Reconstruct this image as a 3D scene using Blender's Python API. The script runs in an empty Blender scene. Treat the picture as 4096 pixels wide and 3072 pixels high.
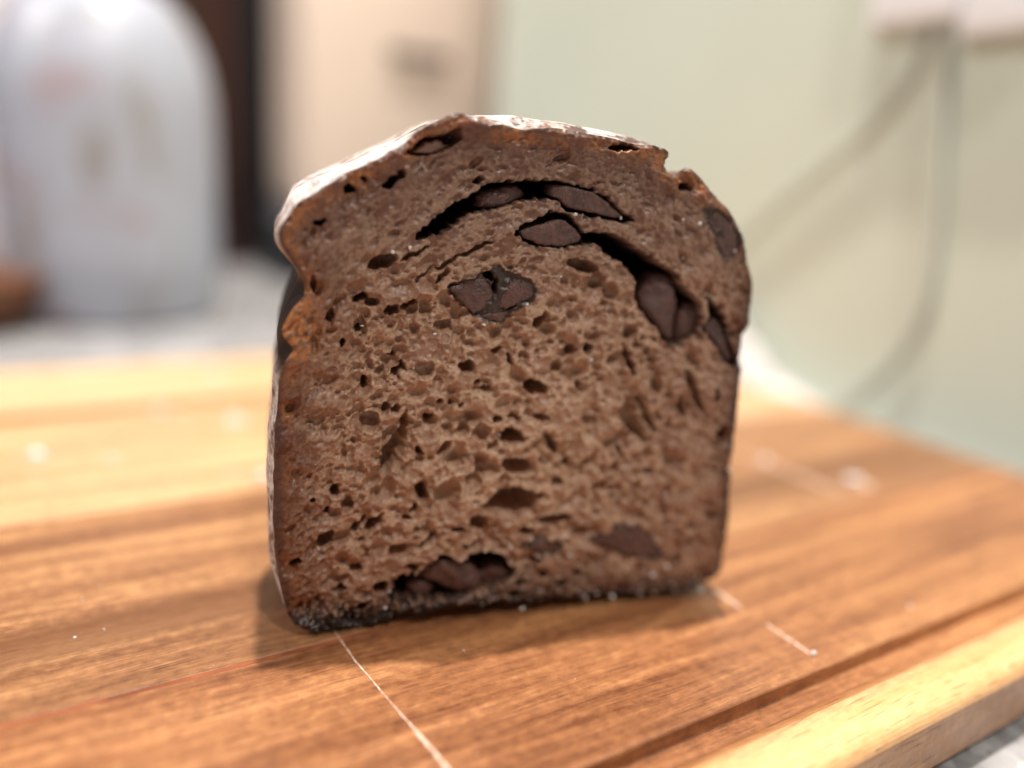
import bpy, bmesh, math, random
import numpy as np
from mathutils import Matrix, Vector

random.seed(7)
RNG = np.random.default_rng(11)
S = bpy.context.scene
C = S.collection
R = math.radians

# ------------------------------------------------------------------ camera, world, lamps, exposure
cam_d = bpy.data.cameras.new("camera")
cam = bpy.data.objects.new("camera", cam_d); C.objects.link(cam); S.camera = cam
cam_d.sensor_fit = 'HORIZONTAL'; cam_d.sensor_width = 36.0
cam_d.lens = 27.03
cam_d.clip_start = 0.01; cam_d.clip_end = 50
M3 = Matrix(((0.9976341, -0.0687471, 0.0), (0.0180911, 0.2625317, -0.9647538), (0.0663241, 0.9624713, 0.2631543)))
cam.matrix_world = Matrix.Translation((0, 0, 0.0953)) @ M3.to_4x4()
cam_d.dof.use_dof = True
cam_d.dof.focus_distance = 0.1485
cam_d.dof.aperture_fstop = 2.6

W = bpy.data.worlds.new("World"); S.world = W; W.use_nodes = True
bg = W.node_tree.nodes["Background"]
bg.inputs[0].default_value = (1.0, 0.96, 0.92, 1)
bg.inputs[1].default_value = 0.11

def lamp(name, loc, target, power, size, col):
    d = bpy.data.lights.new(name, 'AREA'); d.shape = 'DISK'; d.size = size
    d.energy = power; d.color = col
    o = bpy.data.objects.new(name, d); C.objects.link(o); o.location = loc
    o.rotation_euler = (Vector(target) - Vector(loc)).to_track_quat('-Z', 'Y').to_euler()
    return o
# ceiling downlight almost above the slice, another behind the camera, an added wide fill light to the left
lamp("ceiling_downlight", (-0.005, 0.335, 1.62), (0.0, 0.2, 0), 39, 0.04, (1.0, 0.94, 0.87))
lamp("ceiling_downlight", (0.36, -0.50, 1.50), (0.05, 0.2, 0.05), 12.5, 0.06, (1.0, 0.96, 0.92))
lamp("fill_panel", (-1.30, -0.20, 1.35), (0.0, 0.35, 0.1), 20, 0.7, (1.0, 0.97, 0.95))

vs = S.view_settings
vs.view_transform = 'Standard'; vs.look = 'None'; vs.exposure = 0.02; vs.gamma = 1.0
vs.use_curve_mapping = False
S.cycles.use_denoising = True
S.cycles.max_bounces = 8

# ------------------------------------------------------------------ helpers
def mesh_obj(name, verts, faces, mat, parent=None, smooth=True):
    me = bpy.data.meshes.new(name)
    me.from_pydata(verts, [], faces); me.update()
    if smooth: me.polygons.foreach_set("use_smooth", [True] * len(me.polygons))
    o = bpy.data.objects.new(name, me); C.objects.link(o)
    if mat: me.materials.append(mat)
    if parent: o.parent = parent
    return o
def bm_obj(name, bm, mat, parent=None, smooth=True):
    me = bpy.data.meshes.new(name); bmesh.ops.recalc_face_normals(bm, faces=bm.faces)
    bm.to_mesh(me); bm.free()
    if smooth: me.polygons.foreach_set("use_smooth", [True] * len(me.polygons))
    o = bpy.data.objects.new(name, me); C.objects.link(o)
    if mat: me.materials.append(mat)
    if parent: o.parent = parent
    return o
def empty(name, loc=(0, 0, 0), rz=0.0):
    o = bpy.data.objects.new(name, None); C.objects.link(o)
    o.location = loc; o.rotation_euler = (0, 0, rz); o.empty_display_size = 0.02
    return o
def tag(o, label=None, cat=None, kind=None, group=None):
    if label: o["label"] = label
    if cat: o["category"] = cat
    if kind: o["kind"] = kind
    if group: o["group"] = group
    return o
def box_bm(x0, x1, y0, y1, z0, z1, bev=0.0, seg=3):
    bm = bmesh.new(); bmesh.ops.create_cube(bm, size=1)
    for v in bm.verts:
        v.co = Vector(((x0 + x1) / 2 + v.co.x * (x1 - x0), (y0 + y1) / 2 + v.co.y * (y1 - y0), (z0 + z1) / 2 + v.co.z * (z1 - z0)))
    if bev: bmesh.ops.bevel(bm, geom=list(bm.edges), offset=bev, segments=seg, profile=0.5, affect='EDGES')
    return bm
def lathe_bm(prof, n=64):
    bm = bmesh.new(); rings = []
    for r, z in prof:
        rings.append([bm.verts.new((r * math.cos(2 * math.pi * k / n), r * math.sin(2 * math.pi * k / n), z)) for k in range(n)])
    for a, b in zip(rings, rings[1:]):
        for k in range(n):
            bm.faces.new((a[k], a[(k + 1) % n], b[(k + 1) % n], b[k]))
    bm.faces.new(rings[0][::-1]); bm.faces.new(rings[-1])
    return bm

class NT:
    """small wrapper to write node materials"""
    def __init__(s, name):
        s.m = bpy.data.materials.new(name); s.m.use_nodes = True
        s.t = s.m.node_tree; s.b = s.t.nodes["Principled BSDF"]
    def n(s, typ, **kw):
        nd = s.t.nodes.new(typ)
        for k, v in kw.items(): setattr(nd, k, v)
        return nd
    def l(s, a, b): s.t.links.new(a, b)
    def set(s, nd, i, v):
        if hasattr(v, 'node'): s.l(v, nd.inputs[i])
        else: nd.inputs[i].default_value = v
    def noise(s, vec, scale, detail=3, rough=0.5, dist=0.0):
        nd = s.n('ShaderNodeTexNoise'); s.set(nd, 'Vector', vec); nd.inputs['Scale'].default_value = scale
        nd.inputs['Detail'].default_value = detail; nd.inputs['Roughness'].default_value = rough; nd.inputs['Distortion'].default_value = dist
        return nd.outputs[0]
    def mapping(s, vec, loc=(0, 0, 0), rot=(0, 0, 0), sc=(1, 1, 1)):
        nd = s.n('ShaderNodeMapping'); s.set(nd, 'Vector', vec)
        nd.inputs['Location'].default_value = loc; nd.inputs['Rotation'].default_value = rot; nd.inputs['Scale'].default_value = sc
        return nd.outputs[0]
    def ramp(s, fac, stops):
        nd = s.n('ShaderNodeValToRGB'); s.set(nd, 0, fac); e = nd.color_ramp.elements
        while len(e) < len(stops): e.new(0.5)
        for q, (p, c) in zip(e, stops):
            q.position = p; q.color = (*c, 1) if len(c) == 3 else c
        return nd.outputs[0]
    def mix(s, fac, a, b, mode='MIX'):
        nd = s.n('ShaderNodeMix', data_type='RGBA', blend_type=mode)
        s.set(nd, 0, fac)
        for i, v in ((6, a), (7, b)):
            if hasattr(v, 'node'): s.l(v, nd.inputs[i])
            else: nd.inputs[i].default_value = (*v, 1)
        return nd.outputs[2]
    def math(s, op, a, b=0.0, clamp=False):
        nd = s.n('ShaderNodeMath', operation=op, use_clamp=clamp); s.set(nd, 0, a); s.set(nd, 1, b); return nd.outputs[0]
    def coords(s): return s.n('ShaderNodeTexCoord').outputs['Object']
    def bump(s, h, strength, dist):
        nd = s.n('ShaderNodeBump'); s.set(nd, 'Height', h); nd.inputs['Strength'].default_value = strength; nd.inputs['Distance'].default_value = dist
        s.l(nd.outputs[0], s.b.inputs['Normal'])
    def base(s, col, rough=0.5, spec=0.5):
        if hasattr(col, 'node'): s.l(col, s.b.inputs['Base Color'])
        else: s.b.inputs['Base Color'].default_value = (*col, 1)
        s.set(s.b, 'Roughness', rough); s.b.inputs['Specular IOR Level'].default_value = spec
        return s.m

# ------------------------------------------------------------------ traced measurements of the slice (mm: across the cut face, height)
FRONT=[[-1.86,87.07],[-3.63,84.77],[-5.01,82.74],[-5.29,81.11],[-4.88,79.45],[-3.7,77.71],[-1.77,75.16],[-1.29,74.04],[-0.6,73.05],[-0.83,70.52],[-2.96,68.03],[-4.48,65.63],[-4.99,63.61],[-3.82,61.92],[-2.31,60.78],[-4.16,58.82],[-5.22,56.04],[-5.56,53.42],[-5.89,49.01],[-6.3,45.53],[-6.54,41.5],[-6.71,36.39],[-6.88,31.18],[-6.81,23.16],[-6.7,17.68],[-6.09,12.78],[-5.0,7.39],[-3.96,3.52],[-2.09,1.49],[0.0,0.41],[2.52,0.11],[5.84,-0.35],[9.35,-0.28],[13.43,-0.1],[19.15,0.75],[23.72,1.51],[28.44,1.48],[33.23,1.56],[40.76,1.42],[46.2,1.09],[54.48,1.15],[59.95,1.21],[64.92,1.15],[71.47,0.72],[83.76,-0.23],[89.35,0.48],[92.84,1.69],[94.62,3.88],[96.44,6.67],[96.37,11.87],[96.17,17.39],[95.61,25.07],[94.58,35.56],[93.94,45.1],[93.88,50.9],[93.8,54.87],[93.1,57.18],[92.43,58.16],[92.68,62.03],[93.45,67.93],[93.39,73.77],[91.94,78.28],[89.47,83.82],[88.52,85.51],[86.59,88.48],[83.84,91.16],[79.99,93.72],[77.58,96.31],[75.36,97.88],[73.76,98.41],[72.77,97.43],[71.39,96.46],[70.04,96.48],[68.92,98.29],[68.86,99.58],[70.0,100.09],[70.16,100.58],[68.5,101.42],[65.86,101.99],[63.13,101.75],[60.35,102.11],[57.21,102.71],[52.08,103.01],[47.04,103.45],[44.05,103.75],[39.48,102.68],[34.2,103.29],[30.49,103.17],[29.73,103.98],[27.59,104.67],[25.28,104.48],[22.35,103.0],[19.77,101.29],[17.7,99.41],[15.59,97.88],[10.83,94.87],[5.46,92.37],[2.95,90.49]]
SIL=[[-2.83,88.96],[-4.83,83.82],[-6.0,82.13],[-6.11,80.49],[-5.42,78.82],[-3.75,76.98],[-1.74,74.32],[-1.61,73.29],[-2.35,72.08],[-3.05,70.02],[-4.4,67.21],[-5.35,63.86],[-5.65,62.1],[-5.51,58.21],[-6.19,52.6],[-6.48,48.54],[-7.18,42.92],[-7.49,35.32],[-7.51,27.45],[-7.53,17.27],[-6.62,12.83],[-5.39,6.91],[-4.25,3.38],[-2.29,1.4],[0.0,0.65],[5.84,0.07],[13.42,0.32],[19.14,1.18],[23.7,1.88],[33.21,2.06],[40.73,1.87],[54.43,1.67],[64.87,1.61],[83.67,0.46],[89.27,1.03],[92.73,2.37],[94.43,4.23],[96.44,6.67],[96.37,11.87],[96.17,17.39],[95.61,25.07],[94.58,35.56],[93.94,45.1],[93.88,50.9],[93.74,54.87],[93.1,57.18],[92.68,58.16],[92.8,62.03],[93.45,67.93],[93.33,73.77],[91.82,78.27],[89.29,83.82],[88.34,85.5],[86.41,88.47],[83.67,91.15],[79.83,93.61],[77.43,96.15],[75.08,97.48],[73.43,97.13],[71.32,96.17],[69.03,96.61],[67.68,98.45],[66.89,100.31],[66.81,102.27],[62.93,103.45],[58.86,103.96],[52.89,104.4],[45.99,105.13],[38.3,105.38],[32.85,104.93],[28.95,104.7],[25.12,103.94],[20.77,101.99],[19.06,101.0],[11.45,96.51],[1.66,91.81]]
POLYS=[[16,0.6,[[19.44,81.61],[20.23,83.3],[23.06,85.73],[26.7,88.43],[29.41,89.9],[31.39,91.66],[32.74,92.65],[34.53,92.76],[36.62,93.11],[39.29,93.27],[44.88,93.93],[49.02,93.48],[52.74,92.75],[56.59,91.29],[59.48,89.51],[61.55,88.0],[63.59,87.01],[61.37,87.15],[59.17,87.39],[54.81,87.87],[51.59,88.29],[48.93,88.83],[47.24,90.31],[45.15,90.72],[42.62,90.48],[40.41,90.32],[37.42,89.46],[34.78,88.15],[32.67,88.05],[30.75,87.44],[28.2,86.16],[25.89,84.2],[21.97,82.22]]],[6,0.7,[[38.64,84.19],[40.72,85.47],[43.42,86.79],[45.39,87.79],[48.6,87.85],[50.72,86.41],[52.87,83.83],[52.46,82.09],[48.03,81.28],[43.32,81.59],[39.91,82.67]]],[20,0.6,[[52.75,84.02],[58.37,84.25],[61.97,82.95],[66.04,80.53],[71.63,78.15],[74.26,76.66],[76.38,74.03],[79.11,72.33],[80.59,70.75],[81.34,68.92],[81.92,66.64],[81.53,64.33],[79.68,62.94],[77.35,61.5],[75.94,60.84],[73.4,62.92],[70.21,66.31],[67.42,69.21],[66.55,72.09],[65.73,75.14],[64.57,76.86],[62.48,78.48],[59.02,80.29],[57.0,82.31],[53.08,82.8]]],[5,0.6,[[82.53,71.86],[85.75,69.48],[87.32,67.3],[89.36,64.26],[88.91,63.14],[91.99,57.76],[90.91,56.62],[87.94,59.48],[84.32,62.85],[82.46,65.05],[83.04,67.25],[83.4,68.9]]],[0.7,0.4,[[78.48,90.28],[81.63,90.64],[84.15,89.19],[86.68,86.47],[88.08,84.5],[88.04,81.82],[85.56,80.31],[84.1,80.84],[82.77,83.25],[81.22,85.62],[79.49,88.15]]],[0.8,0.4,[[25.78,72.73],[28.8,74.5],[30.85,74.94],[33.03,76.06],[35.48,77.1],[39.11,75.99],[40.43,75.54],[43.15,74.47],[44.04,72.54],[43.43,70.87],[41.14,69.32],[38.88,68.18],[36.87,65.83],[34.37,66.31],[32.28,67.39],[31.0,67.58],[27.98,70.0]]],[13,0.6,[[17.44,10.69],[18.68,11.57],[20.86,11.19],[22.62,11.2],[24.22,12.65],[25.24,14.15],[26.23,14.89],[27.61,15.36],[29.44,14.61],[31.12,13.69],[32.92,13.89],[33.26,14.87],[36.56,15.37],[38.98,15.17],[41.11,13.6],[42.78,11.63],[44.6,10.24],[43.16,8.59],[40.4,7.0],[36.67,6.76],[33.0,6.09],[30.25,5.39],[26.64,4.92],[23.89,5.63],[20.67,5.55],[18.08,6.41],[16.3,5.77],[17.49,8.91]]],[0.7,0.4,[[61.35,16.77],[65.33,18.2],[66.78,20.13],[72.75,19.33],[75.17,17.02],[77.69,14.22],[80.21,11.18],[77.26,10.53],[70.17,12.04],[64.67,14.64]]],[0.7,0.4,[[44.84,17.27],[49.18,17.78],[53.11,16.86],[54.65,15.51],[51.44,13.75],[47.48,15.06]]],[11,0.8,[[35.3,26.49],[38.46,29.39],[42.84,30.18],[46.58,28.92],[49.47,28.35],[47.8,26.34],[46.54,24.3],[42.92,23.48],[38.82,23.76],[36.74,25.35]]],[7,0.7,[[17.1,97.12],[18.65,98.36],[21.27,100.33],[23.78,100.82],[25.73,101.84],[26.36,102.19],[26.95,100.75],[27.44,100.22],[25.86,98.96],[24.85,98.54],[22.58,97.33],[20.06,96.98]]],[6.5,0.7,[[18.58,48.17],[19.06,43.81],[18.29,39.42],[16.23,35.64],[14.82,33.71],[13.69,35.17],[13.79,39.6],[15.34,41.45],[17.06,43.87],[17.73,46.52]]],[6,0.6,[[17.39,58.34],[18.13,56.52],[16.75,55.07],[15.39,55.29],[15.52,55.99]]],[5,0.6,[[66.28,50.46],[68.4,47.99],[70.81,43.4],[72.25,39.51],[69.29,40.55],[66.15,43.37],[64.57,46.95]]]]
CHUNKS=[[1.6,7,[[31.87,90.1],[33.03,91.32],[34.98,91.76],[36.92,92.48],[39.18,92.47],[40.53,91.28],[40.34,90.33],[38.15,89.22],[35.47,88.04],[32.99,87.91],[31.49,88.31]]],[0.35,7,[[45.32,93.15],[49.18,93.15],[52.9,92.46],[56.77,90.99],[59.66,89.2],[61.46,87.77],[59.3,87.57],[54.93,88.14],[51.71,88.46],[48.93,89.09],[47.13,90.62],[45.23,91.08]]],[0.4,6,[[39.42,84.05],[41.14,84.89],[43.15,85.45],[45.17,85.88],[47.44,86.71],[49.59,86.04],[51.56,84.71],[52.74,83.54],[52.21,82.33],[48.16,81.49],[43.43,81.8],[40.38,82.84]]],[1.6,9,[[67.63,71.83],[68.43,74.23],[70.24,75.95],[72.22,76.32],[74.43,75.17],[75.88,72.27],[76.49,69.58],[76.22,66.31],[76.56,62.46],[75.63,61.79],[72.9,64.37],[70.16,67.33],[68.3,69.19]]],[2.4,8,[[77.19,68.9],[78.82,70.12],[80.94,70.16],[82.43,68.31],[83.11,66.22],[82.7,63.98],[80.82,62.51],[78.68,61.16],[77.45,61.72],[76.98,65.6]]],[1.6,5,[[84.32,66.95],[85.61,67.79],[87.19,66.42],[88.7,63.91],[91.5,59.08],[92.21,57.06],[91.34,56.89],[88.79,59.37],[85.4,62.71],[83.73,64.72]]],[0.25,4,[[78.76,90.12],[81.8,90.48],[84.21,89.07],[86.72,86.45],[88.06,84.48],[88.06,81.9],[85.69,80.45],[84.29,80.98],[83.04,83.23],[81.49,85.61],[79.75,88.14]]],[0.3,5.5,[[26.14,72.64],[28.88,74.16],[30.94,74.6],[33.45,74.57],[35.12,72.1],[34.8,70.61],[33.02,68.04],[31.32,67.72],[28.24,70.2]]],[0.4,5.5,[[36.46,70.62],[37.5,72.73],[38.68,74.34],[40.59,75.04],[43.0,74.05],[43.75,72.47],[43.22,71.15],[40.93,70.3],[37.78,68.64],[36.32,68.82]]],[0.35,4,[[32.77,67.33],[34.51,68.05],[36.05,68.07],[38.72,68.31],[36.85,66.07],[34.66,66.45]]],[1.0,9,[[25.01,12.32],[26.47,13.79],[29.19,13.73],[32.0,12.71],[34.27,11.78],[36.99,8.48],[36.25,6.59],[32.36,5.56],[28.96,6.82],[25.86,8.65],[23.37,9.79]]],[2.6,8,[[36.76,9.45],[38.38,11.03],[41.26,10.89],[43.68,9.56],[45.08,8.68],[43.83,7.3],[41.01,5.81],[37.81,6.25],[36.3,7.64]]],[2.6,7,[[20.45,7.95],[22.59,8.95],[25.07,8.41],[26.52,6.44],[25.2,4.92],[22.17,5.35],[20.49,6.61]]],[0.2,4.5,[[61.57,16.59],[65.45,17.9],[67.02,19.83],[72.75,19.05],[75.17,16.79],[77.69,13.99],[80.04,11.22],[77.35,10.61],[70.25,12.11],[64.88,14.64]]],[0.3,4,[[45.18,17.03],[49.31,17.43],[53.13,16.52],[54.53,15.37],[51.54,13.77],[47.69,15.07]]],[2.2,6,[[18.12,97.28],[19.93,98.38],[21.74,99.57],[23.37,99.87],[24.81,99.18],[25.99,99.17],[25.3,98.59],[23.0,97.4],[20.44,97.09]]]]
ELL=[[45.3,52.4,2.82,1.57,-20.0,6],[41.04,41.71,2.53,1.73,-17.0,7],[42.67,34.93,3.92,1.98,-18.0,6],[50.18,39.53,2.7,1.07,-57.0,4],[53.45,35.28,1.27,0.99,-2.0,5],[52.05,22.38,3.75,1.35,4.0,4],[34.93,22.52,2.22,1.92,-4.0,4],[30.25,21.4,1.52,0.82,-4.0,4],[45.61,20.03,1.85,0.84,-4.0,5],[29.1,37.39,2.06,1.86,19.0,2.5],[26.75,39.67,2.16,0.99,52.0,2.5],[34.35,42.93,2.03,1.85,-2.0,2.5],[30.46,43.81,1.86,1.42,63.0,2.5],[27.08,43.92,1.13,0.97,63.0,2],[37.05,39.82,1.35,1.38,-3.0,2.5],[23.31,46.16,1.17,1.06,-1.0,5],[29.68,49.07,0.62,0.63,-2.0,4],[27.78,48.9,0.46,0.47,-1.0,3],[25.19,49.9,0.6,0.73,-1.0,3],[37.26,45.77,0.97,0.76,-1.0,4],[47.25,45.88,2.0,0.81,-16.0,3],[27.71,29.96,3.09,2.88,30.0,2.5],[34.86,34.12,1.62,1.13,-3.0,2.5],[41.27,46.04,1.41,0.64,-21.0,2.5],[51.77,30.96,1.56,1.06,-3.0,2.2],[11.51,46.13,1.95,2.16,-2.0,2.4],[14.62,48.63,0.89,1.23,-2.0,2.5],[16.59,48.42,0.89,1.24,-1.0,2],[15.29,43.35,1.98,0.94,47.0,2],[4.84,31.34,0.98,1.34,-4.0,4],[7.36,28.64,1.23,1.64,-3.0,2.4],[22.26,30.33,2.57,1.21,-70.0,5],[20.71,27.19,0.72,1.12,-4.0,5],[19.28,24.87,0.82,0.68,41.0,5],[9.55,23.71,2.23,0.72,47.0,5],[12.66,23.71,2.34,1.11,47.0,4],[3.31,27.33,0.58,0.97,-4.0,4],[0.51,29.88,0.58,0.43,-4.0,4],[21.57,39.66,1.09,0.5,-60.0,4],[25.48,65.08,2.09,1.19,1.0,2.5],[45.09,66.58,2.13,1.07,41.0,3.5],[30.55,56.99,1.53,1.15,10.0,3.5],[39.24,58.5,1.3,0.56,-57.0,5],[36.44,60.42,1.3,0.62,0.0,3],[52.74,60.2,0.94,1.17,0.0,3.5],[55.97,60.67,1.01,1.08,0.0,4],[49.58,56.86,1.37,1.6,-0.0,2.5],[54.82,52.91,0.96,0.93,-1.0,2.5],[32.9,53.69,0.78,0.68,-1.0,3.5],[34.75,52.3,1.05,0.95,-1.0,2.5],[21.87,56.39,1.99,1.78,-0.0,1.8],[24.72,74.87,1.91,0.49,47.0,2],[53.58,77.65,3.57,1.24,-17.0,3],[56.71,74.71,1.92,1.83,1.0,2.5],[18.18,69.15,1.19,0.68,36.0,3],[13.31,77.27,2.79,1.29,17.0,4],[9.28,70.43,1.68,0.7,21.0,4],[11.47,69.62,1.4,0.85,1.0,2.2],[15.21,68.29,1.71,0.97,21.0,3.5],[18.99,69.41,1.19,0.58,31.0,3.5],[9.36,64.76,1.4,1.92,0.0,1.8],[9.0,64.37,0.83,0.67,1.0,4],[3.69,66.76,0.68,1.88,0.0,2.4],[6.2,61.75,0.55,1.06,0.0,3],[10.37,54.09,0.57,1.4,-1.0,4],[15.43,59.44,0.48,0.6,0.0,4],[13.25,56.21,1.2,1.0,-0.0,2],[7.06,90.08,1.08,0.81,23.0,6],[14.93,92.12,2.65,0.62,40.0,5],[2.01,84.11,1.25,0.44,28.0,5],[9.6,91.98,0.53,0.34,3.0,3],[30.97,93.09,1.19,0.47,32.0,3],[74.1,94.37,1.6,0.68,-14.0,5],[59.47,101.01,3.2,0.47,-0.0,4],[71.43,46.15,5.31,0.91,-59.0,3.2],[65.81,58.06,3.49,0.77,-63.0,4.5],[82.48,51.09,5.99,1.06,-60.0,4],[79.84,47.5,3.08,1.07,-67.0,3],[87.77,50.07,0.89,1.48,-1.0,4],[89.34,34.81,1.18,0.68,-2.0,3],[91.28,40.68,0.91,2.44,-2.0,3],[65.14,27.25,1.1,0.6,-4.0,4],[65.87,37.47,0.72,1.48,-2.0,3],[57.99,44.92,2.03,1.42,-2.0,2.2],[83.46,10.26,0.93,1.32,-5.0,6],[3.03,21.25,2.31,1.36,47.0,3.5],[-2.92,16.46,1.12,0.68,30.0,5],[17.78,17.58,2.14,1.41,18.0,2.6],[23.99,18.81,2.08,0.72,35.0,5],[20.95,13.18,1.54,0.58,-16.0,5],[14.28,9.41,1.43,1.56,29.0,6],[6.13,9.41,1.31,0.7,35.0,5],[10.31,5.4,1.41,0.72,17.0,4],[9.17,14.02,1.25,0.59,12.0,3.5],[32.44,16.9,1.03,0.57,-20.0,3.5],[48.43,12.53,1.33,0.55,-13.0,3.5],[50.47,9.07,1.23,0.79,-15.0,4],[45.16,7.34,1.61,0.9,3.0,4],[46.67,10.48,0.82,0.74,-6.0,3],[54.86,6.4,1.77,0.65,5.0,3.5],[58.46,8.58,1.22,0.57,-5.0,3],[44.43,4.55,1.18,0.75,-6.0,4],[19.29,78.96,3.3,0.37,30.0,2],[30.81,80.31,4.38,0.39,27.0,1.8],[26.04,77.77,3.85,0.34,33.0,1.8],[21.32,75.25,2.86,0.33,40.0,1.6],[0.86,72.86,0.45,1.83,1.0,2],[34.19,75.22,1.11,0.77,-27.0,4],[35.48,73.2,0.4,1.47,0.0,3],[38.55,69.28,1.53,0.31,16.0,2.5]]
SPECKS=[[94.22,32.06,1.32],[46.16,0.77,1.43],[46.89,18.19,0.71],[42.34,16.45,0.77],[54.79,17.89,0.94],[53.39,13.58,0.77],[56.39,13.33,0.88],[48.68,13.8,0.77],[22.21,22.79,0.88],[23.09,23.19,0.88],[15.38,4.61,0.71],[16.36,7.78,0.66],[80.58,8.81,1.21],[77.64,6.47,1.21],[90.9,1.47,1.43],[64.13,2.72,1.1],[84.18,1.54,1.1],[78.94,1.41,0.99],[74.99,1.81,0.99],[67.98,1.87,0.99],[61.08,2.26,0.99],[42.15,69.84,0.82],[33.39,65.7,0.71],[48.8,75.51,0.71],[23.72,63.63,0.66],[56.69,58.48,0.77],[32.64,37.51,0.66],[19.78,56.86,0.44],[1.76,18.96,0.66],[50.58,87.85,0.88],[60.77,87.61,0.77],[75.81,80.15,0.71],[74.14,88.0,0.77],[77.68,87.4,0.82],[87.39,82.12,1.1],[9.78,65.0,0.55],[15.07,79.27,0.77],[18.31,80.09,0.88],[48.59,36.25,0.55],[38.24,42.25,0.77]]
LIPS=[(34,104,9,3,2.2),(4,80,5,6,0.8),(78,88,4,4,1.0)]

# ------------------------------------------------------------------ materials
def granite():
    t = NT("speckled granite"); v = t.coords()
    vo = t.n('ShaderNodeTexVoronoi'); t.l(v, vo.inputs['Vector']); vo.inputs['Scale'].default_value = 260
    a = t.ramp(vo.outputs['Color'], [(0.0, (0.03, 0.03, 0.033)), (0.25, (0.16, 0.155, 0.16)), (0.55, (0.33, 0.32, 0.325)), (1.0, (0.62, 0.61, 0.61))])
    b = t.ramp(t.noise(v, 55, 4), [(0.35, (0.24, 0.232, 0.235)), (0.65, (0.52, 0.505, 0.505))])
    return t.base(t.mix(0.5, a, b), 0.25, 0.5)
def paint(name, col, rough=0.6, var=0.04, scale=6):
    t = NT(name); v = t.coords()
    c = t.ramp(t.noise(v, scale, 3), [(0.3, tuple(x * (1 - var) for x in col)), (0.7, tuple(min(1, x * (1 + var)) for x in col))])
    t.bump(t.noise(v, 400, 2), 0.15, 0.0005)
    return t.base(c, rough, 0.35)
def wood(seed, dark, mid, light, band=None, sap_lit=None):
    """band=(across, half width) of brown heartwood; sap=(from across, colour) of pale sapwood with its lamp-blown top painted in"""
    t = NT("acacia wood"); v = t.coords()
    w = t.noise(t.mapping(v, (seed * 1.7, seed * 3.1, 0), sc=(5, 22, 22)), 1.0, 3)
    off = t.n('ShaderNodeVectorMath', operation='MULTIPLY_ADD')
    cmb = t.n('ShaderNodeCombineXYZ'); t.set(cmb, 1, w)
    t.l(cmb.outputs[0], off.inputs[0]); off.inputs[1].default_value = (0, 0.018, 0); t.l(v, off.inputs[2])
    vv = off.outputs[0]
    g1 = t.noise(t.mapping(vv, (seed, seed * 2.3, 0), sc=(7, 130, 60)), 1.0, 5, 0.6)
    g2 = t.noise(t.mapping(vv, (seed * 5, seed, 0), sc=(70, 1500, 700)), 1.0, 3, 0.6)
    g3 = t.noise(t.mapping(v, (seed * 2, seed, 3), sc=(330, 430, 300)), 1.0, 4, 0.7)
    f = t.math('ADD', t.math('MULTIPLY', g1, 0.54), t.math('ADD', t.math('MULTIPLY', g2, 0.20), t.math('MULTIPLY', g3, 0.26)))
    c = t.ramp(f, [(0.39, dark), (0.50, mid), (0.61, light)])
    sep = t.n('ShaderNodeSeparateXYZ'); t.l(vv, sep.inputs[0])
    if band:
        d = t.math('ABSOLUTE', t.math('SUBTRACT', sep.outputs[1], band[0] + 0.009))
        d = t.math('ADD', d, t.math('MULTIPLY', t.math('SUBTRACT', g3, 0.5), 0.006))
        m = t.n('ShaderNodeMapRange', interpolation_type='SMOOTHSTEP'); t.set(m, 0, d)
        m.inputs[1].default_value = band[1] * 0.5; m.inputs[2].default_value = band[1] * 1.5; m.inputs[3].default_value = 0.8; m.inputs[4].default_value = 0
        c = t.mix(m.outputs[0], c, (0.16, 0.065, 0.026))
    if sap_lit:
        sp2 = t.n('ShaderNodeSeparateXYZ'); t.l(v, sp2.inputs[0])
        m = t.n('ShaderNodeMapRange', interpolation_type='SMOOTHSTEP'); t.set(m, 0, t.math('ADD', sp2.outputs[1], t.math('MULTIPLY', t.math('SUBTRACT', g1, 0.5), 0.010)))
        m.inputs[1].default_value = sap_lit[0] + 0.006; m.inputs[2].default_value = sap_lit[0] + 0.0155; m.inputs[3].default_value = 0.9; m.inputs[4].default_value = 0
        zt = t.math('ADD', t.math('MULTIPLY', t.math('GREATER_THAN', sp2.outputs[2], -0.003), 0.65), 0.35)  # strongest on the top face, where the lamp's glare is painted in
        c = t.mix(t.math('MULTIPLY', m.outputs[0], zt), c, t.ramp(f, [(0.38, tuple(x * k for x, k in zip(sap_lit[1], (0.8, 0.62, 0.45)))), (0.6, sap_lit[1])]))
    pores = t.noise(t.mapping(vv, (seed * 3, seed * 7, 1), sc=(110, 1900, 900)), 1.0, 2, 0.5)
    c = t.mix(t.ramp(pores, [(0.60, (0,) * 3), (0.70, (0.55,) * 3)]), c, tuple(x * 0.45 for x in dark))
    rough = t.ramp(g1, [(0.3, (0.27,) * 3), (0.7, (0.42,) * 3)])
    t.bump(t.math('ADD', g2, g3), 0.35, 0.0004)
    return t.base(c, rough, 0.5)
M_granite = granite()
M_wall = paint("sage wall paint", (0.58, 0.625, 0.53))
M_cream = paint("cream lacquer", (0.86, 0.70, 0.58), 0.4)
M_black = paint("black plastic", (0.012, 0.013, 0.016), 0.4)
M_brown = paint("dark brown cabinet", (0.045, 0.018, 0.012), 0.45, 0.2)
M_handle = paint("taupe metal", (0.09, 0.065, 0.055), 0.45)
M_white = paint("white plastic", (0.90, 0.91, 0.93), 0.35)
M_paper = paint("white paper", (0.62, 0.59, 0.58), 0.8)
M_cord = paint("grey rubber cord", (0.49, 0.51, 0.45), 0.5)
M_red = paint("red plastic", (0.5, 0.05, 0.04), 0.4)
M_bowl = paint("brown wood bowl", (0.16, 0.06, 0.025), 0.5, 0.2)

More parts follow.
